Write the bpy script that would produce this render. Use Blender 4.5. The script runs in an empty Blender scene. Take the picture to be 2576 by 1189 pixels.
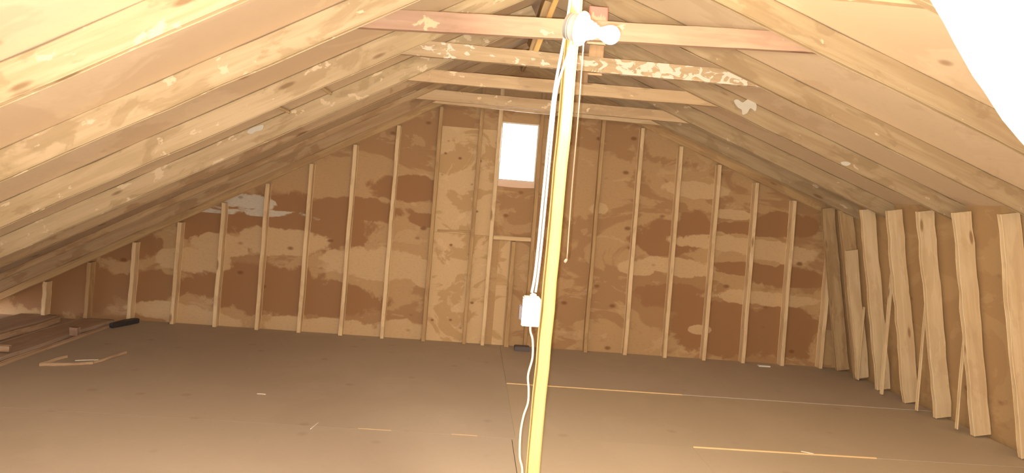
import bpy, bmesh, math, random
from mathutils import Vector, Matrix
random.seed(11)
S = bpy.context.scene
COL = S.collection

# ---------------------------------------------------------------- camera, world, light, exposure
YAW, PITCH, ROLL = .0555, -.011, .0802
CAM = Vector((3.649, 0, 1.46))
fw = Vector((math.sin(YAW)*math.cos(PITCH), math.cos(YAW)*math.cos(PITCH), math.sin(PITCH)))
rt = Vector((math.cos(YAW), -math.sin(YAW), 0))
up = rt.cross(fw)
c, s = math.cos(ROLL), math.sin(ROLL)
rt2 = rt*c + up*s
up2 = up*c - rt*s
cam = bpy.data.cameras.new('camera')
cam.sensor_width = 36
cam.lens = 1710/2576*36
cam.shift_y = -71.2/2576
cam.clip_start = .02
co = bpy.data.objects.new('camera', cam)
COL.objects.link(co)
co.matrix_world = Matrix(((rt2.x, up2.x, -fw.x, CAM.x), (rt2.y, up2.y, -fw.y, CAM.y), (rt2.z, up2.z, -fw.z, CAM.z), (0, 0, 0, 1)))
S.camera = co

w = bpy.data.worlds.new('daylight')
S.world = w
w.use_nodes = True
w.node_tree.nodes['Background'].inputs[0].default_value = (.93, .97, 1, 1)
w.node_tree.nodes['Background'].inputs[1].default_value = 14

# the camera's own flash, just below and left of the lens
fl = bpy.data.lights.new('camera_flash', 'POINT')
fl.energy = 400
fl.color = (1, .98, .90)
fl.shadow_soft_size = .006
fo = bpy.data.objects.new('camera_flash', fl)
fo.location = CAM + rt2*-.014 + up2*-.020 + fw*.01
COL.objects.link(fo)
BULB_POWER = 1800

S.view_settings.view_transform = 'Standard'
S.view_settings.look = 'None'
S.view_settings.gamma = 1
S.view_settings.exposure = 0
S.view_settings.use_curve_mapping = False

# ---------------------------------------------------------------- dimensions
D = 6.744                        # front faces of the gable studs
ML, QL = .5494, .5544            # underside of the left slope  z = QL + ML x
MR, QR = -.3710, 4.2589          # underside of the right slope z = QR + MR x
XRG = (QR-QL)/(ML-MR)
ZRG = QL+ML*XRG
TH = .135                        # rafter depth
AL, AR = math.atan(ML), math.atan(MR)
KX1, KX0, KZ1 = 7.147, 7.445, 1.60   # slanted knee wall: x at the roof, x at the floor, height
Y0 = -1.2                        # wall behind the camera
roofz = lambda x: (QL+ML*x) if x < XRG else (QR+MR*x)

# ---------------------------------------------------------------- materials
def N(nt, t, **k):
    n = nt.nodes.new(t)
    for a, b in k.items():
        setattr(n, a, b)
    return n

def lk(nt, a, b):
    nt.links.new(a, b)

def math_(nt, op, a, b=None, clamp=False):
    n = N(nt, 'ShaderNodeMath', operation=op)
    n.use_clamp = clamp
    for i, v in enumerate((a, b)):
        if v is None: continue
        if isinstance(v, (int, float)): n.inputs[i].default_value = v
        else: lk(nt, v, n.inputs[i])
    return n.outputs[0]

def ramp(nt, v, a, b):
    n = N(nt, 'ShaderNodeMapRange', interpolation_type='SMOOTHSTEP')
    lk(nt, v, n.inputs[0])
    n.inputs[1].default_value = a; n.inputs[2].default_value = b
    return n.outputs[0]

def mix(nt, f, a, b):
    n = N(nt, 'ShaderNodeMix', data_type='RGBA')
    if isinstance(f, (int, float)): n.inputs[0].default_value = f
    else: lk(nt, f, n.inputs[0])
    for i, v in ((6, a), (7, b)):
        if isinstance(v, tuple): n.inputs[i].default_value = (*v[:3], 1)
        else: lk(nt, v, n.inputs[i])
    return n.outputs[2]

def noise(nt, vec, scale, detail=3, dist=0, rough=.5):
    n = N(nt, 'ShaderNodeTexNoise')
    n.inputs['Scale'].default_value = scale
    n.inputs['Detail'].default_value = detail
    n.inputs['Distortion'].default_value = dist
    n.inputs['Roughness'].default_value = rough
    lk(nt, vec, n.inputs['Vector'])
    return n.outputs['Fac']

def newmat(name, rough=.75):
    m = bpy.data.materials.new(name)
    m.use_nodes = True
    b = m.node_tree.nodes['Principled BSDF']
    b.inputs['Roughness'].default_value = rough
    b.inputs['Specular IOR Level'].default_value = .3
    return m, m.node_tree, b

def coords(nt, sx, sy, sz, rnd=True):
    """object coordinates stretched, shifted per board so that no two boards look alike"""
    tc = N(nt, 'ShaderNodeTexCoord')
    v = tc.outputs['Object']
    mp = N(nt, 'ShaderNodeMapping')
    mp.inputs['Scale'].default_value = (sx, sy, sz)
    if rnd:
        oi = N(nt, 'ShaderNodeObjectInfo')
        vm = N(nt, 'ShaderNodeVectorMath', operation='MULTIPLY_ADD')
        cx = N(nt, 'ShaderNodeCombineXYZ')
        for i in range(3): lk(nt, oi.outputs['Random'], cx.inputs[i])
        lk(nt, cx.outputs[0], vm.inputs[0])
        vm.inputs[1].default_value = (37, 53, 71)
        lk(nt, v, vm.inputs[2])
        v = vm.outputs[0]
    lk(nt, v, mp.inputs['Vector'])
    return mp.outputs[0], v

def lumber(name, base, dark, light, knots=1., patch=.5, mould=None, mould_at=(.55, .6), stain=None, mould_x=0):
    """sawn softwood: long grain along local X, knots, weather patches, optional pale mould blotches"""
    m, nt, b = newmat(name)
    g, v = coords(nt, 1.1, 14, 14)
    fine, _ = coords(nt, 3, 90, 90)
    cl, _ = coords(nt, 2.6, 7, 7)
    gr = noise(nt, g, 1.5, 4, .6)
    fi = noise(nt, fine, 1, 2)
    pt = noise(nt, cl, 1.2, 5, .5, .6)
    col = mix(nt, ramp(nt, gr, .38, .66), base, light)
    col = mix(nt, math_(nt, 'MULTIPLY', ramp(nt, pt, .52, .60), patch), col, dark)
    col = mix(nt, math_(nt, 'MULTIPLY', ramp(nt, fi, .5, .75), .25), col, dark)
    vo = N(nt, 'ShaderNodeTexVoronoi')
    kc, _ = coords(nt, 2.3, 9, 9)
    lk(nt, kc, vo.inputs['Vector']); vo.inputs['Scale'].default_value = 1
    kn = math_(nt, 'SUBTRACT', 1, ramp(nt, vo.outputs['Distance'], .07, .16))
    gate = math_(nt, 'GREATER_THAN', N_sep(nt, vo.outputs['Color']), .5)
    kn = math_(nt, 'MULTIPLY', math_(nt, 'MULTIPLY', kn, gate), .75*knots)
    col = mix(nt, kn, col, (dark[0]*.6, dark[1]*.5, dark[2]*.45))
    if mould:
        mc, _ = coords(nt, 7, 9, 12)
        mo = noise(nt, mc, 1.25, 5, 1.3 if mould_x else .25, .55)
        if mould_x:      # thicker towards one end of the board
            tc = N(nt, 'ShaderNodeTexCoord'); sp = N(nt, 'ShaderNodeSeparateXYZ'); lk(nt, tc.outputs['Object'], sp.inputs[0])
            mo = math_(nt, 'ADD', mo, math_(nt, 'MULTIPLY', math_(nt, 'SUBTRACT', ramp(nt, sp.outputs[0], 1.05, 1.45), .35), mould_x))
        col = mix(nt, ramp(nt, mo, *mould_at), col, mould)
    if stain:
        sc, _ = coords(nt, 1.6, 3, 5)
        so = noise(nt, sc, 3.2, 5, 1.0, .6)
        tc = N(nt, 'ShaderNodeTexCoord'); sp = N(nt, 'ShaderNodeSeparateXYZ'); lk(nt, tc.outputs['Object'], sp.inputs[0])
        so = math_(nt, 'ADD', so, math_(nt, 'MULTIPLY', math_(nt, 'SUBTRACT', sp.outputs[0], .125), 5))
        col = mix(nt, ramp(nt, so, .5, .54), col, stain)
    lk(nt, col, b.inputs['Base Color'])
    bp = N(nt, 'ShaderNodeBump'); bp.inputs['Strength'].default_value = .25; bp.inputs['Distance'].default_value = .002
    lk(nt, math_(nt, 'ADD', fi, gr), bp.inputs['Height']); lk(nt, bp.outputs[0], b.inputs['Normal'])
    return m

def N_sep(nt, col):
    n = N(nt, 'ShaderNodeSeparateColor'); lk(nt, col, n.inputs[0]); return n.outputs[0]

def plywood(name, base, dark, light, scale=(1, 1, 1), blobs=(), lblobs=(), rnd=True, knots=1., amount=.7, edges=(.50, .54), white=None, kscale=(3.4, 3.4, 5.6), kgate=.35):
    """plywood face veneer: broad soft-edged patches of darker and paler wood, knots in rows.
    blobs / lblobs: (x, z, rx, rz) patches of dark / pale veneer or dirt in the sheet itself"""
    m, nt, b = newmat(name)
    g, v = coords(nt, *scale, rnd=rnd)
    pa = noise(nt, g, 1.15, 5, .8, .55)
    pb = noise(nt, g, 2.6, 5, 1.0, .6)
    fine, _ = coords(nt, scale[0]*9, scale[1]*9, scale[2]*9, rnd=rnd)
    fi = noise(nt, fine, 4, 3)
    col = mix(nt, math_(nt, 'MULTIPLY', ramp(nt, pa, *edges), amount), base, dark)
    col = mix(nt, math_(nt, 'MULTIPLY', ramp(nt, pb, .58, .62), .6*amount), col, light)
    sx = N(nt, 'ShaderNodeSeparateXYZ'); lk(nt, v, sx.inputs[0])
    def blobmask(bl):
        out = None
        dn = noise(nt, v, 5.5, 5, .4, .6)
        dn = math_(nt, 'MULTIPLY', math_(nt, 'SUBTRACT', dn, .5), 2.2)
        for (x, z, rx, rz) in bl:
            a = math_(nt, 'DIVIDE', math_(nt, 'SUBTRACT', sx.outputs[0], x), rx)
            c_ = math_(nt, 'DIVIDE', math_(nt, 'SUBTRACT', sx.outputs[2], z), rz)
            r = math_(nt, 'ADD', math_(nt, 'MULTIPLY', a, a), math_(nt, 'MULTIPLY', c_, c_))
            out = r if out is None else math_(nt, 'MINIMUM', out, r)
        return math_(nt, 'SUBTRACT', 1, ramp(nt, math_(nt, 'ADD', out, dn), .82, 1.12))
    if blobs: col = mix(nt, blobmask(blobs), col, dark)
    if lblobs: col = mix(nt, math_(nt, 'MULTIPLY', blobmask(lblobs), .9), col, light)
    if white:
        col = mix(nt, math_(nt, 'MULTIPLY', math_(nt, 'MULTIPLY', blobmask(white), math_(nt, 'GREATER_THAN', sx.outputs[2], 1.105)), ramp(nt, pb, .36, .46)), col, (.62, .58, .5))
    col = mix(nt, math_(nt, 'MULTIPLY', ramp(nt, fi, .45, .8), .22), col, dark)
    vo = N(nt, 'ShaderNodeTexVoronoi'); kc, _ = coords(nt, *kscale, rnd=rnd)
    lk(nt, kc, vo.inputs['Vector']); vo.inputs['Scale'].default_value = 1
    kn = math_(nt, 'SUBTRACT', 1, ramp(nt, vo.outputs['Distance'], .05, .16))
    gate = math_(nt, 'GREATER_THAN', N_sep(nt, vo.outputs['Color']), kgate)
    col = mix(nt, math_(nt, 'MULTIPLY', math_(nt, 'MULTIPLY', kn, gate), .8*knots), col, (dark[0]*.62, dark[1]*.5, dark[2]*.45))
    lk(nt, col, b.inputs['Base Color'])
    bp = N(nt, 'ShaderNodeBump'); bp.inputs['Strength'].default_value = .2; bp.inputs['Distance'].default_value = .002
    lk(nt, fi, bp.inputs['Height']); lk(nt, bp.outputs[0], b.inputs['Normal'])
    return m

def plain(name, colr, rough=.6, var=.1, metal=0):
    m, nt, b = newmat(name, rough)
    v, _ = coords(nt, 1, 1, 1)
    n = noise(nt, v, 18, 3)
    col = mix(nt, math_(nt, 'MULTIPLY', n, var*2), colr, tuple(x*.6 for x in colr))
    lk(nt, col, b.inputs['Base Color'])
    b.inputs['Metallic'].default_value = metal
    return m

M = {}
M['rafter'] = lumber('rafter_pine', (.51, .40, .25), (.38, .28, .16), (.60, .48, .32), 1, .55, mould=(.72, .60, .43), mould_at=(.62, .66))
M['rafter_far_dim'] = lumber('rafter_pine_falloff', (.40, .27, .155), (.29, .175, .09), (.46, .33, .20), 1, .6)  # darker, redder copy of the pine: flash falloff at far left put into colour
M['rafter_right'] = lumber('rafter_pine_brown', (.385, .285, .175), (.30, .215, .125), (.45, .35, .225), 1, .55, mould=(.62, .50, .38), mould_at=(.66, .70))
M['tie'] = lumber('tie_pine', (.56, .41, .26), (.38, .27, .16), (.64, .49, .32), 1, .35, mould=(.85, .70, .50), mould_at=(.64, .68))
M['tie_pink'] = lumber('tie_pink', (.40, .265, .195), (.33, .21, .15), (.44, .31, .23), 1, .3, mould=(.58, .50, .34), mould_at=(.66, .70))
M['tie_mould'] = lumber('tie_mouldy', (.44, .33, .21), (.34, .25, .155), (.50, .39, .26), .6, .5, mould=(.72, .62, .54), mould_at=(.53, .555), mould_x=.10)
M['stud'] = lumber('stud_pine', (.76, .58, .36), (.52, .36, .20), (.84, .67, .44), 1, .35)
M['stud_dark'] = lumber('stud_brown', (.48, .32, .17), (.36, .22, .11), (.58, .41, .22), .8, .4)
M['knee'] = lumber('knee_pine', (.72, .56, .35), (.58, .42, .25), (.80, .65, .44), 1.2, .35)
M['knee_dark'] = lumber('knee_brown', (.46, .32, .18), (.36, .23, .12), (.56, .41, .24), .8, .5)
M['post'] = lumber('post_pine', (.49, .36, .15), (.40, .28, .11), (.55, .42, .18), .5, .2)
M['strut'] = lumber('strut_pine', (.66, .42, .16), (.48, .28, .10), (.74, .5, .2), .6, .3)
M['hanger'] = lumber('hanger_wood', (.56, .38, .21), (.44, .28, .15), (.62, .42, .26), .4, .5)
M['hanger_pink'] = lumber('hanger_pink', (.40, .29, .20), (.34, .25, .17), (.46, .34, .24), .3, .4, stain=(.62, .21, .18))
LB = [(1.75, .87, .5, .14), (2.75, .72, .62, .16), (3.25, .62, .2, .1), (.95, .62, .35, .13), (1.2, .8, .3, .12), (5.35, .88, .22, .08),
      (5.7, .93, .45, .09), (6.35, 1.2, .75, .08), (6.85, 1.14, .4, .1), (6.7, .66, .6, .08), (5.85, .9, .3, .08), (5.9, 1.72, .35, .09), (6.3, 1.5, .2, .05),
      (4.9, 1.45, .1, .06), (.7, .12, .4, .09), (1.1, .03, .35, .1), (2.3, .05, .7, .1), (3.0, .07, .3, .12), (6.05, .3, .12, .05)]
DB = [(1.9, 1.05, .8, .3), (1.6, .4, .8, .25), (2.1, .35, .7, .2), (1.0, 1.0, .25, .2), (6.5, .95, .4, .07), (6.3, .35, .55, .3), (6.9, .35, .45, .3), (6.6, 1.36, .55, .07),
      (6.9, .9, .4, .12), (5.9, 1.3, .2, .2), (.55, .35, .4, .15), (6.9, 1.45, .35, .12), (3.0, 1.5, .45, .14), (2.5, 1.25, .5, .12), (5.6, 1.2, .35, .2), (3.3, 1.2, .3, .08), (-.3, .3, .55, .35), (.25, .75, .35, .2), (.5, .25, .25, .1), (5.75, .6, .4, .15)]
M['ply_wall'] = plywood('gable_plywood', (.52, .35, .19), (.355, .195, .095), (.64, .47, .28), (.9, 1, 1.7), DB, LB, rnd=False, amount=.6,
                        white=[(1.25, 1.22, .42, .11), (1.0, 1.14, .4, .06), (1.75, 1.13, .38, .05)])
M['ply_mid'] = plywood('gable_plywood_knotty', (.70, .52, .31), (.48, .30, .14), (.80, .62, .41), (2.2, 1, 2.6), rnd=True, amount=.6, knots=1.2, kscale=(6.2, 6.2, 8.5), kgate=.1)
M['ply_roof'] = plywood('roof_plywood', (.76, .62, .46), (.66, .51, .36), (.82, .69, .53), (.8, .8, .8), amount=.6)
M['ply_knee'] = plywood('side_plywood', (.50, .34, .18), (.42, .27, .14), (.58, .41, .23), (1, 1, 1.5), amount=.6)
M['floor'] = plywood('floor_plywood', (.53, .46, .385), (.475, .40, .33), (.565, .495, .41), (.7, .7, .7), amount=.45, knots=.35, edges=(.42, .6))
M['floor_light'] = plywood('floor_plywood_tan', (.56, .48, .375), (.51, .435, .335), (.59, .51, .40), (.7, .7, .7), amount=.45, knots=.35, edges=(.42, .6))
M['edge'] = plain('sawn_edge', (.84, .62, .36))
M['dusty'] = lumber('dusty_board', (.52, .38, .29), (.43, .30, .21), (.58, .45, .35), .5, .5)
M['pale_board'] = lumber('pale_board', (.52, .37, .25), (.40, .25, .16), (.60, .44, .31), .4, .5)
M['box_white'] = plain('box_white', (.36, .355, .35), .4, .03)
M['white'] = plain('white_plastic', (.86, .86, .86), .45, .02)
M['greyplastic'] = plain('grey_plastic', (.55, .53, .50), .5, .05)
M['darkplastic'] = plain('dark_plastic', (.14, .12, .13), .5, .05)
M['porcelain'] = plain('white_porcelain', (.60, .60, .58), .25, .01)
M['cable_white'] = plain('cable_white', (.86, .84, .78), .5, .03)
M['cable_cream'] = plain('cable_cream', (.78, .74, .52), .5, .03)
M['cord'] = plain('pull_cord', (.32, .23, .17), .7, .05)
M['sheet'] = plain('white_sheeting', (.93, .93, .93), .5, .01)
M['metal'] = plain('bright_metal', (.75, .73, .7), .35, .05, 1)
M['straw'] = plain('pale_splinter', (.92, .88, .76), .6, .03)
M['black'] = plain('dark_rubber', (.055, .05, .055), .55, .1)
M['vinyl'] = plain('window_vinyl', (.80, .74, .68), .5, .03)
M['sill'] = lumber('sill_wood_glow', (.88, .68, .56), (.80, .60, .48), (.90, .72, .60), .2, .2)  # pale pinkish wood colour carries the window's glow on the sill front

bm_ = bpy.data.materials.new('lit_bulb'); bm_.use_nodes = True
nt = bm_.node_tree; nt.nodes.remove(nt.nodes['Principled BSDF'])
em = N(nt, 'ShaderNodeEmission'); em.inputs[0].default_value = (1, .84, .55, 1); em.inputs[1].default_value = BULB_POWER
lk(nt, em.outputs[0], nt.nodes['Material Output'].inputs[0])
M['bulb'] = bm_
gm = bpy.data.materials.new('window_glass'); gm.use_nodes = True
nt = gm.node_tree; nt.nodes.remove(nt.nodes['Principled BSDF'])
tr = N(nt, 'ShaderNodeBsdfTransparent'); gl = N(nt, 'ShaderNodeBsdfGlossy'); gl.inputs['Roughness'].default_value = .03
mx = N(nt, 'ShaderNodeMixShader'); fr = N(nt, 'ShaderNodeFresnel'); fr.inputs[0].default_value = 1.45
lk(nt, fr.outputs[0], mx.inputs[0]); lk(nt, tr.outputs[0], mx.inputs[1]); lk(nt, gl.outputs[0], mx.inputs[2])
lk(nt, mx.outputs[0], nt.nodes['Material Output'].inputs[0])
M['glass'] = gm

# ---------------------------------------------------------------- helpers
def obj(name, bm, m, parent=None, smooth=False, mw=None):
    bmesh.ops.recalc_face_normals(bm, faces=bm.faces[:])
    me = bpy.data.meshes.new(name)
    bm.to_mesh(me); bm.free()
    if smooth:
        for p in me.polygons: p.use_smooth = True
    me.materials.append(M[m])
    o = bpy.data.objects.new(name, me)
    COL.objects.link(o)
    if mw is not None: o.matrix_world = mw
    if parent is not None:
        o.parent = parent
    return o

def tag(o, label, cat, group=None):
    o['label'] = label; o['category'] = cat
    if group: o['group'] = group
    return o

def struct(o):
    o['kind'] = 'structure'
    return o

def empty(name, loc):
    o = bpy.data.objects.new(name, None)
    o.location = loc; o.empty_display_size = .05
    COL.objects.link(o)
    return o

def box(bm, x0, x1, y0, y1, z0, z1, bevel=0):
    vs = [bm.verts.new((x, y, z)) for x in (x0, x1) for y in (y0, y1) for z in (z0, z1)]
    for f in ((0, 1, 3, 2), (4, 6, 7, 5), (0, 4, 5, 1), (2, 3, 7, 6), (0, 2, 6, 4), (1, 5, 7, 3)):
        bm.faces.new([vs[i] for i in f])
    if bevel:
        es = {e for v in vs for e in v.link_edges}
        bmesh.ops.bevel(bm, geom=list(es), offset=bevel, segments=2, affect='EDGES')
    return bm

def boxo(name, m, x0, x1, y0, y1, z0, z1, parent=None, bevel=0):
    """a box with its origin at its own lower corner centre"""
    cx, cy = (x0+x1)/2, (y0+y1)/2
    o = obj(name, box(bmesh.new(), x0-cx, x1-cx, y0-cy, y1-cy, 0, z1-z0, bevel), m)
    o.location = (cx, cy, z0)
    if parent is not None:
        o.parent = parent; o.location = Vector((cx, cy, z0)) - parent.location
    return o

def prism(bm, pts, y0, y1, bevel=.002):
    """polygon in x,z extruded from y0 to y1"""
    a = [bm.verts.new((x, y0, z)) for x, z in pts]
    b = [bm.verts.new((x, y1, z)) for x, z in pts]
    n = len(pts)
    bm.faces.new(a); bm.faces.new(b[::-1])
    for i in range(n): bm.faces.new((a[i], b[i], b[(i+1) % n], a[(i+1) % n]))
    if bevel: bmesh.ops.bevel(bm, geom=bm.edges[:], offset=bevel, segments=1, affect='EDGES')
    return bm

def board(name, m, P, Q, wd, th, face=Vector((0, -1, 0)), segs=10, wob=.0012, parent=None, cutP=None, cutQ=None):
    """sawn board between P and Q (centre line); local X along, local Y = face normal (thickness th), Z = width wd.
    Its arrises waver slightly as sawn lumber does."""
    P, Q = Vector(P), Vector(Q)
    X = (Q-P).normalized(); L = (Q-P).length
    Yv = (face - X*face.dot(X)).normalized(); Zv = X.cross(Yv)
    bm = bmesh.new(); rings = []
    for i in range(segs+1):
        t = i/segs
        j = lambda: random.uniform(-wob, wob)
        dy, dz = random.uniform(-wob, wob)*1.5, random.uniform(-wob, wob)*1.5
        ring = []
        b = .0035
        for (yy, zz) in ((-1, -1), (-1, 1), (1, 1), (1, -1)):
            y, z = yy*th/2+dy+j(), zz*wd/2+dz+j()
            # small eased corner: two vertices
            o1 = (y - yy*b, z); o2 = (y, z - zz*b)
            pr = (o2, o1) if (yy*zz > 0) else (o1, o2)
            for (a, c_) in pr:
                x = t*L
                if i == 0 and cutP: x += cutP(a, c_)
                if i == segs and cutQ: x += cutQ(a, c_)
                ring.append(bm.verts.new((x, a, c_)))
        rings.append(ring)
    n = 8
    for i in range(segs):
        for k in range(n):
            bm.faces.new((rings[i][k], rings[i][(k+1) % n], rings[i+1][(k+1) % n], rings[i+1][k]))
    bm.faces.new(rings[0][::-1]); bm.faces.new(rings[-1])
    mw = Matrix(((X.x, Yv.x, Zv.x, P.x), (X.y, Yv.y, Zv.y, P.y), (X.z, Yv.z, Zv.z, P.z), (0, 0, 0, 1)))
    o = obj(name, bm, m, mw=mw)
    if parent is not None:
        o.parent = parent
        o.matrix_parent_inverse = Matrix.Translation(-parent.location)
    return o

def tube(name, m, pts, r, parent=None, sub=8, sides=10, flat=1.):
    """smooth cable through the points (Catmull-Rom)"""
    P = [Vector(p) for p in pts]
    P = [P[0]*2-P[1]] + P + [P[-1]*2-P[-2]]
    C = []
    for i in range(1, len(P)-2):
        for k in range(sub):
            t = k/sub
            a, b, c_, d = P[i-1], P[i], P[i+1], P[i+2]
            C.append(.5*((2*b)+(c_-a)*t+(2*a-5*b+4*c_-d)*t*t+(3*b-a-3*c_+d)*t**3))
    C.append(P[-2])
    org = C[0].copy()
    bm = bmesh.new(); rings = []
    ref = Vector((0, 1, 0))
    for i, p in enumerate(C):
        T = (C[min(i+1, len(C)-1)]-C[max(i-1, 0)]).normalized()
        U = (ref-T*ref.dot(T))
        if U.length < 1e-3: U = Vector((1, 0, 0))
        U.normalize(); V = T.cross(U)
        rings.append([bm.verts.new(p-org+U*math.cos(a)*r*flat+V*math.sin(a)*r) for a in [2*math.pi*q/sides for q in range(sides)]])
    for i in range(len(rings)-1):
        for k in range(sides):
            bm.faces.new((rings[i][k], rings[i][(k+1) % sides], rings[i+1][(k+1) % sides], rings[i+1][k]))
    bm.faces.new(rings[0][::-1]); bm.faces.new(rings[-1])
    o = obj(name, bm, m, smooth=True)
    o.location = org
    if parent is not None:
        o.parent = parent; o.location = org-parent.location
    return o

def lathe(name, m, prof, axis, org, parent, sides=40):
    """profile of (distance along axis, radius)"""
    A = Vector(axis).normalized(); U = A.orthogonal().normalized(); V = A.cross(U)
    bm = bmesh.new(); rings = []
    for (d, r) in prof:
        rings.append([bm.verts.new(A*d+(U*math.cos(t)+V*math.sin(t))*max(r, .0003)) for t in [2*math.pi*q/sides for q in range(sides)]])
    for i in range(len(rings)-1):
        for k in range(sides):
            bm.faces.new((rings[i][k], rings[i][(k+1) % sides], rings[i+1][(k+1) % sides], rings[i+1][k]))
    bm.faces.new(rings[0][::-1]); bm.faces.new(rings[-1])
    o = obj(name, bm, m, smooth=True)
    o.location = Vector(org)
    if parent is not None: o.parent = parent; o.location = Vector(org)-parent.location
    return o

def splinter(P, Q, r, label, m='straw', cat='debris', name='wood_splinter', grp=None):
    P, Q = Vector(P), Vector(Q)
    mid = (P+Q)/2 + Vector((0, 0, r*.3))
    o = tube(name, m, [P, mid, Q], r, sub=3, sides=6)
    return tag(o, label, cat, grp)

ORD = ['first', 'second', 'third', 'fourth', 'fifth', 'sixth', 'seventh', 'eighth', 'ninth', 'tenth', 'eleventh', 'twelfth', 'thirteenth', 'fourteenth', 'fifteenth', 'sixteenth', 'seventeenth', 'eighteenth', 'nineteenth']

# ================================================================ THE SHELL
WY = D+.091                                  # inner face of the gable sheathing
WX0, WX1, WZ0, WZ1 = 3.862, 4.236, 1.655, 2.245
def gable(name, y0, y1, m, hole=True):
    """gable wall outline with the window cut out, as one mesh of four pieces round the hole"""
    xl = -1.01
    zt = lambda x: roofz(x)+TH/math.cos(AL if x < XRG else AR)-.004
    pl = [(xl, -.25), (xl, zt(xl)), (WX0, zt(WX0)), (WX0, -.25)]
    pr = [(WX1, -.25), (WX1, zt(WX1)), (KX1+.25, zt(KX1+.25)), (KX0+.25, 0), (KX0+.25, -.25)]
    bm = bmesh.new()
    prism(bm, pl, y0, y1, 0)
    prism(bm, pr, y0, y1, 0)
    prism(bm, [(WX0, -.25), (WX0, WZ0), (WX1, WZ0), (WX1, -.25)], y0, y1, 0)
    prism(bm, [(WX0, WZ1), (WX0, zt(WX0)), (XRG, zt(XRG)), (WX1, zt(WX1)), (WX1, WZ1)], y0, y1, 0)
    bmesh.ops.remove_doubles(bm, verts=bm.verts[:], dist=1e-5)
    return struct(obj(name, bm, m))
wall = gable('wall_back', WY, WY+.02, 'ply_wall')
# knottier sheet of veneer between the left-of-centre studs, with its seam to the sheet above
z_ = .0
def sheet(x0, x1, z0, z1, m='ply_mid', t=.003):
    bm = bmesh.new(); box(bm, x0, x1, WY-t, WY-.0002, z0, z1)
    o = obj('plywood_panel', bm, m, parent=wall)
    o['label'] = 'knotty plywood veneer, paler than the rest of the wall'
    return o
sheet(3.27, 3.86, .0, 1.085)
sheet(3.27, 3.86, 1.09, 2.15)
sheet(3.93, 4.04, .0, 1.06)

bm = bmesh.new(); prism(bm, [(-1.01, -.25), (-1.01, .15), (XRG, ZRG+TH), (KX1+.25, roofz(KX1+.25)+TH), (KX0+.25, -.25)], Y0-.02, Y0, 0)
struct(obj('wall_front', bm, 'ply_wall'))

# slanted side wall behind the knee boards
kd = .15
bm = bmesh.new(); prism(bm, [(KX1+kd-.01, KZ1+.14), (KX0+kd+.02, -.12), (KX0+kd+.04, -.12), (KX1+kd+.01, KZ1+.14)], Y0, WY, 0)
struct(obj('wall_right', bm, 'ply_knee'))

# roof sheathing, left and right planes
def roof(name, xa, xb, m):
    al = AL if xb <= XRG+.01 else AR
    o = TH/math.cos(al)
    L = (xb-xa)/math.cos(al)
    bm = bmesh.new()
    box(bm, 0, L, 0, WY+.02-Y0, .0, .016)
    for v in bm.verts: pass
    ob = obj(name, bm, m)
    ob.location = (xa, Y0, roofz(xa+1e-4)+o)
    ob.rotation_euler = (0, -al, 0)
    return struct(ob)
roof('ceiling', -1.2, XRG, 'ply_roof')
roof('ceiling', XRG, KX1+.6, 'ply_roof')

# floor: a base and the plywood sheets nailed on it
fb = struct(boxo('floor', 'dusty', -1.4, KX0+kd+.03, Y0, WY, -.10, -.03))
def fsheet(x0, x1, y0, y1, m, dz=0.):
    o = boxo('plywood_sheet', m, x0, x1, y0, y1, -.018+dz, dz, parent=fb)
    return o
fsheet(.40, 4.0145, 4.1665, WY-.002, 'floor')
fsheet(.40, 3.99, Y0, 4.165, 'floor')
fsheet(4.016, KX0+.12, 5.42, WY-.002, 'floor', .001)
fsheet(4.016, KX0+.12, 4.215, 5.414, 'floor_light', -.003)
fsheet(3.994, 5.14, Y0, 4.21, 'floor_light', -.001)
fsheet(5.144, KX0+.12, Y0, 4.21, 'floor_light', -.004)
# raw pale sheet edges that show in the joints
for (x0, x1, y, h) in ((4.02, 5.45, 5.414, .003), (5.15, 6.35, 4.206, .0035), (3.05, 3.25, 4.17, .0012), (3.62, 3.78, 4.17, .001)):
    o = boxo('sheet_edge', 'edge', x0, x1, y, y+.008, .0-.004, .0+h, parent=fb)
    o['label'] = 'pale raw plywood edge'

# ================================================================ GABLE FRAMING
def top_at(x): return roofz(x)-.002
S16 = .406
studs = [(k*S16, 'full') for k in (0, 1, 2, 3, 4, 5, 6, 7, 8, 9)] + [(3.838, 'win'), (4.262, 'win'), (4.49, 'full')] + [(k*S16, 'full') for k in (12, 13, 14, 15, 16, 17, 18)]
studs = [(-.395, 'full')] + studs
studs.sort()
two_tone = {10*S16: 'stud', 0: 'stud_dark', 3.838: 'stud', 9*S16: 'stud_dark', 8*S16: 'stud_dark', 4.262: 'stud_dark', 12*S16: 'stud_dark', 13*S16: 'stud'}
for i, (x, kind) in enumerate(studs):
    zt = top_at(x)
    if 17*S16 < x: zt = 1.50
    m = two_tone.get(x, 'stud')
    lean = random.uniform(-.008, .008)
    zt = min(zt, roofz(x+lean)-.012)
    sl = ML if x < XRG else MR
    o = board('wall_stud', m, (x, D+.045, .002), (x+lean, D+.045, zt), .038, .089, segs=9, wob=.0016)
    if kind == 'win':
        lab = 'wall stud against the %s side of the small window' % ('left' if x < 4 else 'right')
    elif abs(x-4.49) < .01:
        lab = 'wall stud mostly hidden behind the centre post, right of the window'
    elif x < 4:
        lab = '%s upright wall stud from the low left corner of the gable wall' % ORD[i]
    else:
        j = [a for a, _ in studs if a > 4.6].index(x)
        lab = '%s upright wall stud to the right of the centre post, on the gable wall' % ORD[j]
    tag(o, lab, 'stud', 'upright studs of the gable wall')
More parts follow.
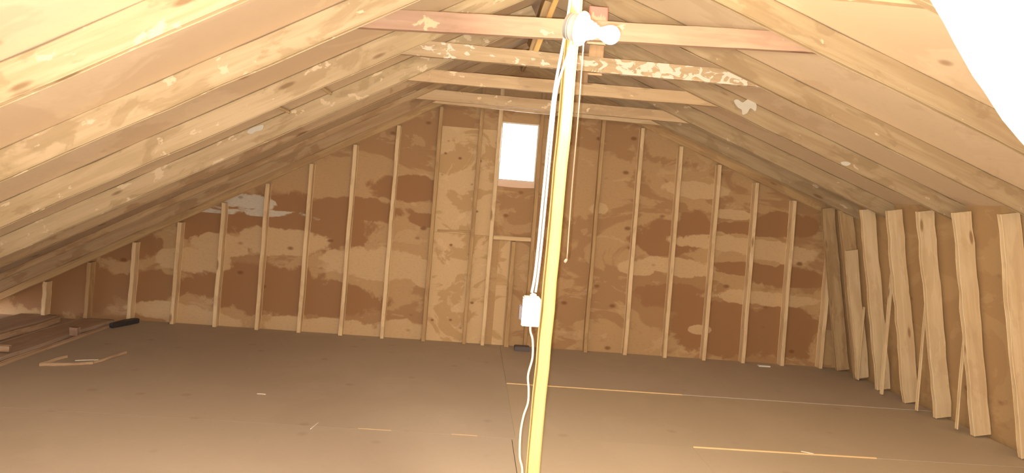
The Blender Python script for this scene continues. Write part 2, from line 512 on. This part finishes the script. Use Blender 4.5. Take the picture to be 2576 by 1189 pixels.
# short studs of the old hatch under the window, and its head
o = board('hatch_stud', 'stud_dark', (4.075, D+.045, .002), (4.07, D+.045, 1.055), .045, .089, segs=6)
tag(o, 'short brown stud under the window, standing left of the centre post', 'stud')
o = board('hatch_header', 'stud', (3.862, D+.045, 1.08), (4.238, D+.045, 1.085), .038, .085, segs=4)
tag(o, 'short horizontal wood header between studs, halfway up below the window', 'header')
# pale panel edge above the knotty sheet
o = board('seam_batten', 'stud_dark', (3.30, WY-.012, 1.105), (3.63, WY-.012, 1.115), .018, .014, segs=4)
tag(o, 'thin horizontal batten over the plywood seam, left of the window studs', 'batten')

# window
wn = struct(empty('window_1', (WX0, WY, WZ0)))
wc = (WX0+WX1)/2
for (nm, b) in (('window_frame', (WX0+.001, WX0+.012, WZ0+.002, WZ1-.002)), ('window_frame', (WX1-.012, WX1-.001, WZ0+.002, WZ1-.002)),
                ('window_frame', (WX0+.012, WX1-.012, WZ1-.016, WZ1-.002)), ('window_frame', (WX0+.012, WX1-.012, WZ0+.002, WZ0+.016))):
    boxo(nm, 'vinyl', b[0], b[1], WY-.004, WY+.05, b[2], b[3], parent=wn)
boxo('window_pane', 'glass', WX0+.012, WX1-.012, WY+.03, WY+.033, WZ0+.016, WZ1-.016, parent=wn)
bm = bmesh.new()
pts = [(WX0, -.072), (WX1, -.068)]
vs = []
nseg = 10
for i in range(nseg+1):
    t = i/nseg; x = t*(WX1-WX0-.004)+.002
    sag = -.012*math.sin(math.pi*t)
    vs.append([bm.verts.new((x, -.005, .004)), bm.verts.new((x, -.016, -.058+sag*.6+.006*t)), bm.verts.new((x, -.001, -.058+sag*.6+.006*t)), bm.verts.new((x, -.001, .004))])
for i in range(nseg):
    for k in range(4): bm.faces.new((vs[i][k], vs[i][(k+1) % 4], vs[i+1][(k+1) % 4], vs[i+1][k]))
bm.faces.new(vs[0]); bm.faces.new(vs[-1][::-1])
o = obj('window_sill', bm, 'sill', parent=wn)

# ================================================================ RAFTERS
def rafter(side, y, label, m='rafter', dep=TH):
    al = AL if side == 'L' else AR
    if side == 'L':
        xa, xb = -1.0, XRG-.02
    else:
        xa, xb = XRG+.02, KX1+.28
    ca = math.cos(al)
    L = (xb-xa)/ca
    def at(t): return Vector((xa+(xb-xa)*t, y+.019, roofz(xa+(xb-xa)*t if 0 < t < 1 else (xa+1e-4 if t == 0 else xb-1e-4))))
    nrm = Vector((-math.sin(al), 0, math.cos(al)))*(dep/2)
    P, Q = at(0)+nrm, at(1)+nrm
    cut = math.tan(al)
    # plumb cut at the ridge, level cut at the floor; local Z points away from or towards the roof
    o = board('roof_rafter', m, P, Q, dep-.004, .038, face=Vector((0, -1, 0)), segs=22, wob=.0018)
    return tag(o, label, 'rafter', 'roof rafters, left slope' if side == 'L' else 'roof rafters, right slope')
LY = [1.63, 2.44, 3.25, 4.075, 4.88, 5.20, 5.74, 6.30]
LL = ['left-slope roof rafter nearest the camera, across the top left corner', 'left-slope roof rafter just behind the nearest one, brightly lit',
      'left-slope roof rafter carrying the nearest horizontal tie board', 'left-slope roof rafter carrying the tie board with white blotches',
      'left-slope roof rafter carrying the third tie board back', 'left-slope roof rafter right behind the one with the third tie board',
      'left-slope roof rafter carrying the fourth tie board back', 'last free left-slope rafter before the gable wall']
for y, l in zip(LY, LL): rafter('L', y, l, 'rafter_far_dim' if y in (5.20, 5.74, 6.30) else 'rafter', dep=.055 if y == 5.74 else TH)
RY = [2.44, 3.25, 4.075, 4.88, 5.74, 6.30]
RL = ['right-slope roof rafter nearest the camera, beside the white sheet', 'right-slope roof rafter holding the right end of the nearest tie board',
      'right-slope roof rafter holding the blotchy tie board', 'right-slope roof rafter holding the third tie board back',
      'right-slope roof rafter holding the fourth tie board back', 'last free right-slope rafter before the gable wall']
for y, l in zip(RY, RL): rafter('R', y, l, 'rafter_right')
rafter('R', 1.62, 'right-slope roof rafter above the white sheet, hardly visible', 'rafter_right')
rafter('L', D+.004, 'end rafter lying on the gable wall studs, left slope', 'stud_dark')
rafter('R', D+.004, 'end rafter lying on the gable wall studs, right slope', 'stud_dark')
# pale filler smeared on two rafter faces
M['filler'] = plain('pale_filler', (.66, .64, .58), .8, .15)
def patch(owner, pts, y):
    bm = bmesh.new()
    c0 = Vector((sum(p[0] for p in pts)/len(pts), y, sum(p[1] for p in pts)/len(pts)))
    def cm(a, b, c_, d, t): return .5*((2*b)+(c_-a)*t+(2*a-5*b+4*c_-d)*t*t+(3*b-a-3*c_+d)*t**3)
    out = []
    n = len(pts)
    for i in range(n):
        q = [Vector(pts[(i+k-1) % n]) for k in range(4)]
        for t in (0, .33, .66): out.append(cm(*q, t))
    f = [bm.verts.new((p.x-c0.x, -.0025, p.y-c0.z)) for p in out]; b = [bm.verts.new((p.x-c0.x, .002, p.y-c0.z)) for p in out]
    bm.faces.new(f); bm.faces.new(b[::-1])
    for i in range(len(f)): bm.faces.new((f[i], b[i], b[(i+1) % len(f)], f[(i+1) % len(f)]))
    o = obj('filler_patch', bm, 'filler')
    bpy.context.view_layer.update()
    o.parent = owner; o.matrix_parent_inverse = owner.matrix_world.inverted(); o.location = c0
    o['label'] = 'smear of pale filler'
byl = {o['label']: o for o in COL.objects if 'label' in o}
ro = byl[RL[3]]; lo = byl[LL[4]]
patch(ro, [(5.473, 2.314), (5.502, 2.328), (5.539, 2.308), (5.572, 2.334), (5.611, 2.332), (5.644, 2.3), (5.639, 2.253), (5.601, 2.273), (5.581, 2.236), (5.546, 2.221), (5.537, 2.255), (5.506, 2.27)], 4.8775)
patch(ro, [(6.312, 1.936), (6.351, 1.945), (6.388, 1.933), (6.365, 1.914), (6.329, 1.917)], 4.8775)
patch(lo, [(2.019, 1.789), (2.044, 1.819), (2.105, 1.846), (2.13, 1.846), (2.121, 1.814), (2.081, 1.80), (2.052, 1.78)], 4.8775)
# ridge board
o = board('ridge_board', 'stud_dark', (XRG, Y0+.01, ZRG+.07), (XRG, WY-.003, ZRG+.07), .15, .03, face=Vector((-1, 0, 0)), segs=20)
tag(o, 'long ridge board along the peak of the roof', 'ridge board')

# collar ties
def tie(y, zl, zr, m, label, hgt=.092, mh=0):
    xl = (zl-hgt/2-QL)/ML; xr = (zr-hgt/2-QR)/MR
    # both ends cut along the roof slope
    X0, X1 = xl, xr
    def cp(a, c_): return (c_*sgn+hgt/2)/ML*1.0+.0
    bm = bmesh.new()
    top = lambda x: zl+(zr-zl)*(x-xl)/(xr-xl)+hgt/2
    bot = lambda x: top(x)-hgt
    ext = .10
    n = 24
    up_, lo_ = [], []
    xtl = (top(xl)-QL)/ML-.14; xtr = (top(xr)-QR)/MR+.2
    xbl, xbr = xl-.14, xr+.2
    A, B = [], []
    for i in range(n+1):
        t = i/n
        A.append((xbl+(xbr-xbl)*t, random.uniform(-.0015, .0015)))
        B.append((xtl+(xtr-xtl)*t, random.uniform(-.0015, .0015)))
    ox, oz = xl, bot(xl)
    f0 = [bm.verts.new((x-ox, 0, bot(x)+j-oz)) for x, j in A]; f1 = [bm.verts.new((x-ox, 0, top(x)+j-oz)) for x, j in B]
    b0 = [bm.verts.new((x-ox, .038, bot(x)+j-oz)) for x, j in A]; b1 = [bm.verts.new((x-ox, .038, top(x)+j-oz)) for x, j in B]
    for i in range(n):
        bm.faces.new((f0[i], f0[i+1], f1[i+1], f1[i])); bm.faces.new((b0[i], b1[i], b1[i+1], b0[i+1]))
        bm.faces.new((f0[i], b0[i], b0[i+1], f0[i+1])); bm.faces.new((f1[i], f1[i+1], b1[i+1], b1[i]))
    bm.faces.new((f0[0], f1[0], b1[0], b0[0])); bm.faces.new((f0[-1], b0[-1], b1[-1], f1[-1]))
    o = obj('tie_board', bm, m)
    o.location = (ox, y, oz)
    return tag(o, label, 'tie board', 'horizontal tie boards across the roof')
T = .0395
tie(2.44+T, 2.36, 2.36, 'tie', 'horizontal tie board at the top right edge, nearest the camera')
tie(3.25+T, 2.273, 2.358, 'tie_pink', 'broad pinkish horizontal tie board passing right behind the lamp', .094)
tie(4.075+T, 2.328, 2.325, 'tie_mould', 'horizontal tie board with white blotches, second below the lamp', .09)
tie(4.88+T, 2.306, 2.315, 'tie', 'third horizontal tie board back, dark-streaked upper edge', .09)
tie(5.74+T, 2.298, 2.292, 'tie', 'fourth horizontal tie board back, just above the window', .09)
tie(6.30+T, 2.345, 2.32, 'stud', 'hindmost horizontal tie board close to the gable wall', .08)

# hangers from the ties up to the roof, and the yellowish strut
def hang(x, y, z0, z1, wd, m, label, name='tie_hanger'):
    o = board(name, m, (x, y, z0), (x, y, z1), wd, .02, segs=5, face=Vector((0, -1, 0)))
    return tag(o, label, 'hanger board')
hang(4.183, 3.25+T+.05, 2.26, 2.445, .092, 'hanger_pink', 'short upright board with a pink stain, standing behind the nearest tie board')
hang(4.322, 4.075+T+.05, 2.27, 2.60, .09, 'hanger', 'upright hanger board between nearest and blotchy tie boards, right of the post')
hang(4.36, 4.88+T+.05, 2.27, 2.58, .09, 'hanger', 'upright hanger board over the third tie board, right of the post')
hang(4.45, 5.74+T+.05, 2.27, 2.545, .088, 'hanger', 'upright hanger board over the fourth tie board, right of the post')
o = board('roof_strut', 'strut', (3.930, 4.19, 2.32), (4.055, 4.19, 2.73), .034, .03, segs=6)
tag(o, 'thin yellowish strut leaning up to the ridge left of the post', 'strut')
o = board('roof_strut', 'stud_dark', (3.93, 4.27, 2.36), (4.01, 4.27, 2.72), .05, .038, segs=6)
tag(o, 'brown strut behind the thin yellowish one, up to the ridge', 'strut')
# nailing blocks between left rafters
for (x, yy, w_, l_) in ((1.98+.6, 4.70, .022, 'narrow nailing block with a knot on the left roof sheathing, upper one'),
                        (2.30, 4.66, .018, 'narrow nailing block on the left roof sheathing, lower one')):
    zz = roofz(x)+TH/math.cos(AL)-.017
    o = board('nailing_block', 'knee', (x, 4.125, zz), (x, 4.87, zz), w_, .02, face=Vector((math.sin(AL), 0, -math.cos(AL))), segs=4)
    tag(o, l_, 'wood block')

# ================================================================ RIGHT KNEE WALL
kv = Vector((KX0-KX1, 0, -KZ1)).normalized()
kn = Vector((KZ1, 0, KX0-KX1)).normalized()
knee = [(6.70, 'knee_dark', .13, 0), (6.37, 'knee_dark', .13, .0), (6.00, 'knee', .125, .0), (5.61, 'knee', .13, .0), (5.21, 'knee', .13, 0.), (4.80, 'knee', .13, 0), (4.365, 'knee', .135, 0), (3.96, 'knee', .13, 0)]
KLAB = ['dark slanted board in the corner where the gable wall meets the right side', 'slanted side-wall board next to the dark corner board, its bare brown top showing',
        'slanted side-wall board with a knot at mid height, third from the corner', 'slanted side-wall board with a pale top, fourth from the corner',
        'slanted side-wall board with a nailed dark top, fifth from the corner', 'slanted pale side-wall board, sixth from the corner',
        'slanted pinkish side-wall board cut by the right edge, seventh from the corner', 'slanted side-wall board nearest the camera at the right edge']
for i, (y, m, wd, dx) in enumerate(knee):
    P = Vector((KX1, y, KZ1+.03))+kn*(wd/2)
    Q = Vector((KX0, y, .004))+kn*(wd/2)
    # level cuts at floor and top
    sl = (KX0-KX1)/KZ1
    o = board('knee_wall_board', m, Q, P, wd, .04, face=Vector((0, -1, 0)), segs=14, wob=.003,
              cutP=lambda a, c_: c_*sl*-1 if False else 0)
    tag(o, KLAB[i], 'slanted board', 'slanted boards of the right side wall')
# doubled upper half on the second board, short sister
P = Vector((KX1, 6.335, KZ1+.03))+kv*.40+kn*.062; Q = P+kv*1.235
o = board('sister_board', 'knee', Q, P, .115, .03, segs=5, wob=.003)
tag(o, 'pale board nailed over the lower part of the second slanted board', 'slanted board')
# upright outer studs glimpsed between the slanted boards
for (y, z0, z1, l) in ((5.79, .02, 1.10, 'thin upright stick behind the third and fourth slanted boards'),
                       (6.28, .02, .72, 'thin upright stick behind the second and third slanted boards'),
                       (5.33, .02, 1.03, 'thin upright stick behind the fourth and fifth slanted boards'),
                       (4.89, .02, .95, 'thin upright stick behind the fifth and sixth slanted boards')):
    x = KX1+(KZ1-z1)*(KX0-KX1)/KZ1+.118
    x = min(x, 7.50)
    o = board('side_stud', 'knee', (x, y, z0), (x, y+.0, z1), .022 if y == 5.79 else .012, .03, segs=5)
    tag(o, l, 'stud')

# ================================================================ POST, LAMP, SWITCH BOX, CABLES
PY = 2.355
o = board('centre_post', 'post', (3.919, PY, .0), (3.944, PY, 2.385), .039, .089, segs=24, wob=.0008)
tag(o, 'bright yellow upright post in the middle, floor to roof, carrying the lamp', 'post')

lamp = empty('bulb_lamp', (3.915, 2.30, 2.02))
tag(lamp, 'lit bare bulb in a white keyless holder on the centre post, with pull cord', 'lamp')
ax = Vector((.81, -.50, -.235)).normalized()
B = Vector((3.914, 2.271, 2.058))
lathe('junction_box', 'box_white', [(0, .001), (0, .040), (.002, .044), (.016, .044), (.016, .045), (.030, .045), (.030, .044), (.046, .044), (.046, .001)], ax, B, lamp)
# box straps
ub = ax.orthogonal().normalized()
strap = lathe('box_rim', 'greyplastic', [(.0135, .044), (.0135, .0455), (.0155, .0455), (.0155, .044)], ax, B, lamp)
lathe('lamp_holder', 'porcelain', [(.046, .001), (.046, .056), (.050, .058), (.055, .056), (.066, .036), (.070, .033), (.082, .0325), (.083, .028), (.096, .0275), (.097, .022), (.108, .021), (.108, .001)], ax, B, lamp)
lathe('light_bulb', 'bulb', [(.108, .001), (.108, .0150), (.116, .0160), (.126, .0190), (.137, .0245), (.147, .0285), (.157, .0300), (.167, .0290), (.176, .0245), (.183, .017), (.1865, .008), (.1875, .0005)], ax, B, lamp)
cp = B+ax*.062+Vector((0, 0, -.045))
pc = [cp, cp+Vector((.002, .0, -.25)), (3.975, 2.30, 1.50), (3.979, 2.31, 1.275)]
pcord = tube('pull_cord', 'cord', pc, .0022, parent=lamp)
o = lathe('cord_pull', 'cord', [(0, .002), (.002, .0045), (.010, .0055), (.014, .004), (.015, .001)], (-.6, 0, -1), (3.979, 2.31, 1.276), None, 12)
o.parent = pcord; o.location = Vector((3.979, 2.31, 1.276))-lamp.location-pcord.location

sb = empty('switch_box', (3.862, 2.29, 1.045))
tag(sb, 'white electrical box on the left side of the centre post', 'electrical box')
R = Matrix.Rotation(-.0, 4, 'Y')
boxo('box_body', 'greyplastic', 3.840, 3.8985, 2.285, 2.335, 1.043, 1.139, parent=sb, bevel=.004)
cover = boxo('cover_plate', 'white', 3.8375, 3.8985, 2.277, 2.285, 1.042, 1.136, parent=sb, bevel=.003)
for z in (1.056, 1.122):
    for x in (3.845, 3.892):
        o = lathe('cover_screw', 'greyplastic', [(0, .001), (0, .0032), (.0015, .0028), (.0016, .0005)], (0, -1, 0), (x, 2.277, z), None, 12)
        o.parent = cover; o.location = Vector((x, 2.277, z))-sb.location-cover.location
boxo('toggle_switch', 'darkplastic', 3.829, 3.8395, 2.292, 2.325, 1.060, 1.108, parent=sb, bevel=.003)
lathe('cable_clamp', 'white', [(0, .010), (.006, .012), (.010, .009), (.012, .003)], (0, 0, 1), (3.874, 2.31, 1.139), sb, 16)

o = tube('power_cable', 'cable_white', [(3.924, 2.30, 2.38), (3.918, 2.297, 2.18), (3.908, 2.30, 2.03), (3.890, 2.305, 1.86), (3.884, 2.31, 1.72), (3.880, 2.31, 1.5), (3.877, 2.31, 1.31), (3.873, 2.305, 1.21), (3.867, 2.302, 1.153)], .0048, flat=.6)
tag(o, 'white cable down the left side of the post from the roof to the switch box', 'cable')
o = tube('power_cable', 'cable_white', [(3.932, 2.296, 2.015), (3.924, 2.305, 1.97), (3.9, 2.325, 1.86), (3.896, 2.33, 1.72), (3.893, 2.33, 1.5), (3.890, 2.33, 1.31), (3.886, 2.325, 1.21), (3.882, 2.322, 1.153)], .0042, flat=.6)
tag(o, 'second white cable, beside the post, from the lamp down to the switch box', 'cable')
o = tube('power_cable', 'cable_cream', [(3.872, 2.31, 1.043), (3.874, 2.31, 1.02), (3.884, 2.31, .99), (3.888, 2.31, .93), (3.878, 2.31, .87), (3.884, 2.31, .82), (3.885, 2.31, .775), (3.874, 2.31, .73), (3.868, 2.31, .67), (3.872, 2.31, .59), (3.886, 2.31, .52), (3.88, 2.31, .3), (3.87, 2.31, .15), (3.872, 2.31, .006)], .0036)
tag(o, 'cream cable wavering from the switch box down to the floor beside the post', 'cable')

# ================================================================ WHITE SHEET, TOP RIGHT
pts = [(4.53, 2.235), (4.60, 2.150), (4.698, 2.019), (4.737, 1.966), (4.766, 1.923), (4.823, 1.849), (4.853, 1.819), (4.912, 1.752), (4.962, 1.706), (5.06, 1.62), (5.20, 1.53)]
bm = bmesh.new(); fr_, bk_ = [], []
nx = 26
for (x, z) in pts:
    a, b = [], []
    for j in range(nx+1):
        t = j/nx
        X = x+(6.35-x)*t
        ztop = roofz(X)-.01
        Z = z if True else z
        # rows run from the free edge back to the far upper right corner
        Z = z+(1.80-z)*t*.35 if z < 1.8 else z-(z-1.8)*t*.35
        Z = min(Z, ztop)
        Y = 1.585+.018*math.sin(X*16+z*3)*min(1, .25+t*2)+.01*math.sin(z*9)
        a.append(bm.verts.new((X, Y, Z))); b.append(bm.verts.new((X, Y+.004, Z)))
    fr_.append(a); bk_.append(b)
for i in range(len(pts)-1):
    for j in range(nx):
        bm.faces.new((fr_[i][j], fr_[i][j+1], fr_[i+1][j+1], fr_[i+1][j])); bm.faces.new((bk_[i][j], bk_[i+1][j], bk_[i+1][j+1], bk_[i][j+1]))
for i in range(len(pts)-1):
    bm.faces.new((fr_[i][0], fr_[i+1][0], bk_[i+1][0], bk_[i][0])); bm.faces.new((fr_[i][-1], bk_[i][-1], bk_[i+1][-1], fr_[i+1][-1]))
for j in range(nx):
    bm.faces.new((fr_[0][j], bk_[0][j], bk_[0][j+1], fr_[0][j+1])); bm.faces.new((fr_[-1][j], fr_[-1][j+1], bk_[-1][j+1], bk_[-1][j]))
o = obj('white_sheet', bm, 'sheet', smooth=True)
tag(o, 'glaring white sheet hanging in the top right corner, near the camera', 'sheet')

# ================================================================ LEFT EAVE, FLOOR LITTER
def lie(name, m, P, Q, wd, th, label, cat, **k):
    o = board(name, m, P, Q, wd, th, face=Vector((0, 0, 1)), **k)
    return tag(o, label, cat)
lie('edge_batten', 'pale_board', (.375, 2.9, .002), (.375, 6.50, .002), .030, .026, 'pale batten along the left edge of the plywood floor', 'batten', segs=16, wob=.003)
lie('eave_board', 'pale_board', (-.17, 3.6, .0), (-.17, 6.62, .0), .05, .05, 'pale board end to end under the left eave, beyond the floor edge', 'board', segs=14, wob=.003)
lie('eave_joist', 'dusty', (.10, 3.2, -.012), (.10, 6.80, -.012), .30, .03, 'dusty wide board lying in the gap left of the plywood floor', 'board', segs=12, wob=.004)
lie('eave_joist', 'dusty', (-.45, 3.6, -.012), (-.45, 6.80, -.012), .34, .03, 'dusty wide board under the lowest part of the left roof slope', 'board', segs=12, wob=.004)
o = board('block_end', 'pale_board', (-.02, 5.33, .03), (.22, 5.36, .03), .045, .04, segs=4)
tag(o, 'stub of a board with a dark knot at the left edge, beyond the floor batten', 'wood block')
o = board('block_end', 'tie_pink', (.30, 6.05, .0), (.30, 6.05, .07), .07, .05, segs=3)
tag(o, 'small pinkish upright block beside the left floor batten', 'wood block')

# dark rubbery mat scrap near the left corner of the gable wall
bm = bmesh.new()
pl = [(.385, 6.44), (.44, 6.40), (.50, 6.58), (.535, 6.70), (.50, 6.735), (.46, 6.73), (.42, 6.62)]
a = [bm.verts.new((x-.46, y-6.6, .0)) for x, y in pl]; b = [bm.verts.new((x-.46, y-6.6, .035+.01*math.sin(y*20))) for x, y in pl]
bm.faces.new(a[::-1]); bm.faces.new(b)
for i in range(len(pl)): bm.faces.new((a[i], a[(i+1) % 7], b[(i+1) % 7], b[i]))
bmesh.ops.bevel(bm, geom=bm.edges[:], offset=.004, segments=2, affect='EDGES')
o = obj('black_scrap', bm, 'black'); o.location = (.46, 6.6, .002)
tag(o, 'flat black scrap on the floor by the third stud, left corner', 'scrap')
o = boxo('black_block', 'black', 4.15, 4.30, 6.60, 6.70, .001, .045, bevel=.006)
o.data.materials[0] = M['darkplastic']
tag(o, 'small dark brown block on the floor by the wall, just left of the post', 'block')
o = boxo('white_card', 'white', 6.615, 6.735, 6.64, 6.68, .002, .014, bevel=.002)
tag(o, 'small white strip lying on the floor at the right foot of the gable wall', 'strip')

# thin open tray of scrap veneer at the left, with a bright splinter in it
tray = empty('veneer_tray', (.74, 5.2, .0))
tag(tray, 'shallow open tray of pale scrap wood on the left of the floor', 'tray')
def rail(P, Q, h):
    o = board('tray_side', 'pale_board', P, Q, h, .008, face=Vector((Q[1]-P[1], P[0]-Q[0], 0)), segs=4, wob=.002)
    o.parent = tray; o.matrix_parent_inverse = Matrix.Translation(-Vector(tray.location)); return o
rail((.63, 5.04, .012), (.93, 5.18, .012), .02)
rail((.63, 5.05, .012), (.665, 5.32, .012), .022)
rail((.93, 5.19, .014), (.99, 5.55, .014), .022)
splinter((.76, 5.25, .004), (.90, 5.31, .004), .0035, 'bright thin splinter lying in the scrap tray on the left')
splinter((2.27, 4.72, .004), (2.33, 4.72, .004), .003, 'tiny bright splinter alone on the floor, left of centre')
splinter((2.78, 4.10, .004), (2.80, 4.22, .004), .0025, 'thin slanting splinter on the floor, right of the lone tiny one')
splinter((5.86, 4.23, .006), (5.93, 4.20, .006), .003, 'small curled white splinter beside the pale floor joint on the right', grp=None)
#splinter((7.10, 5.45, 1.60), (7.14, 5.40, 1.47), .005, 'bright sliver beside the top of the fourth slanted board')
#splinter((7.10, 5.02, 1.48), (7.15, 4.96, 1.44), .004, 'bright sliver beside the top of the fifth slanted board')
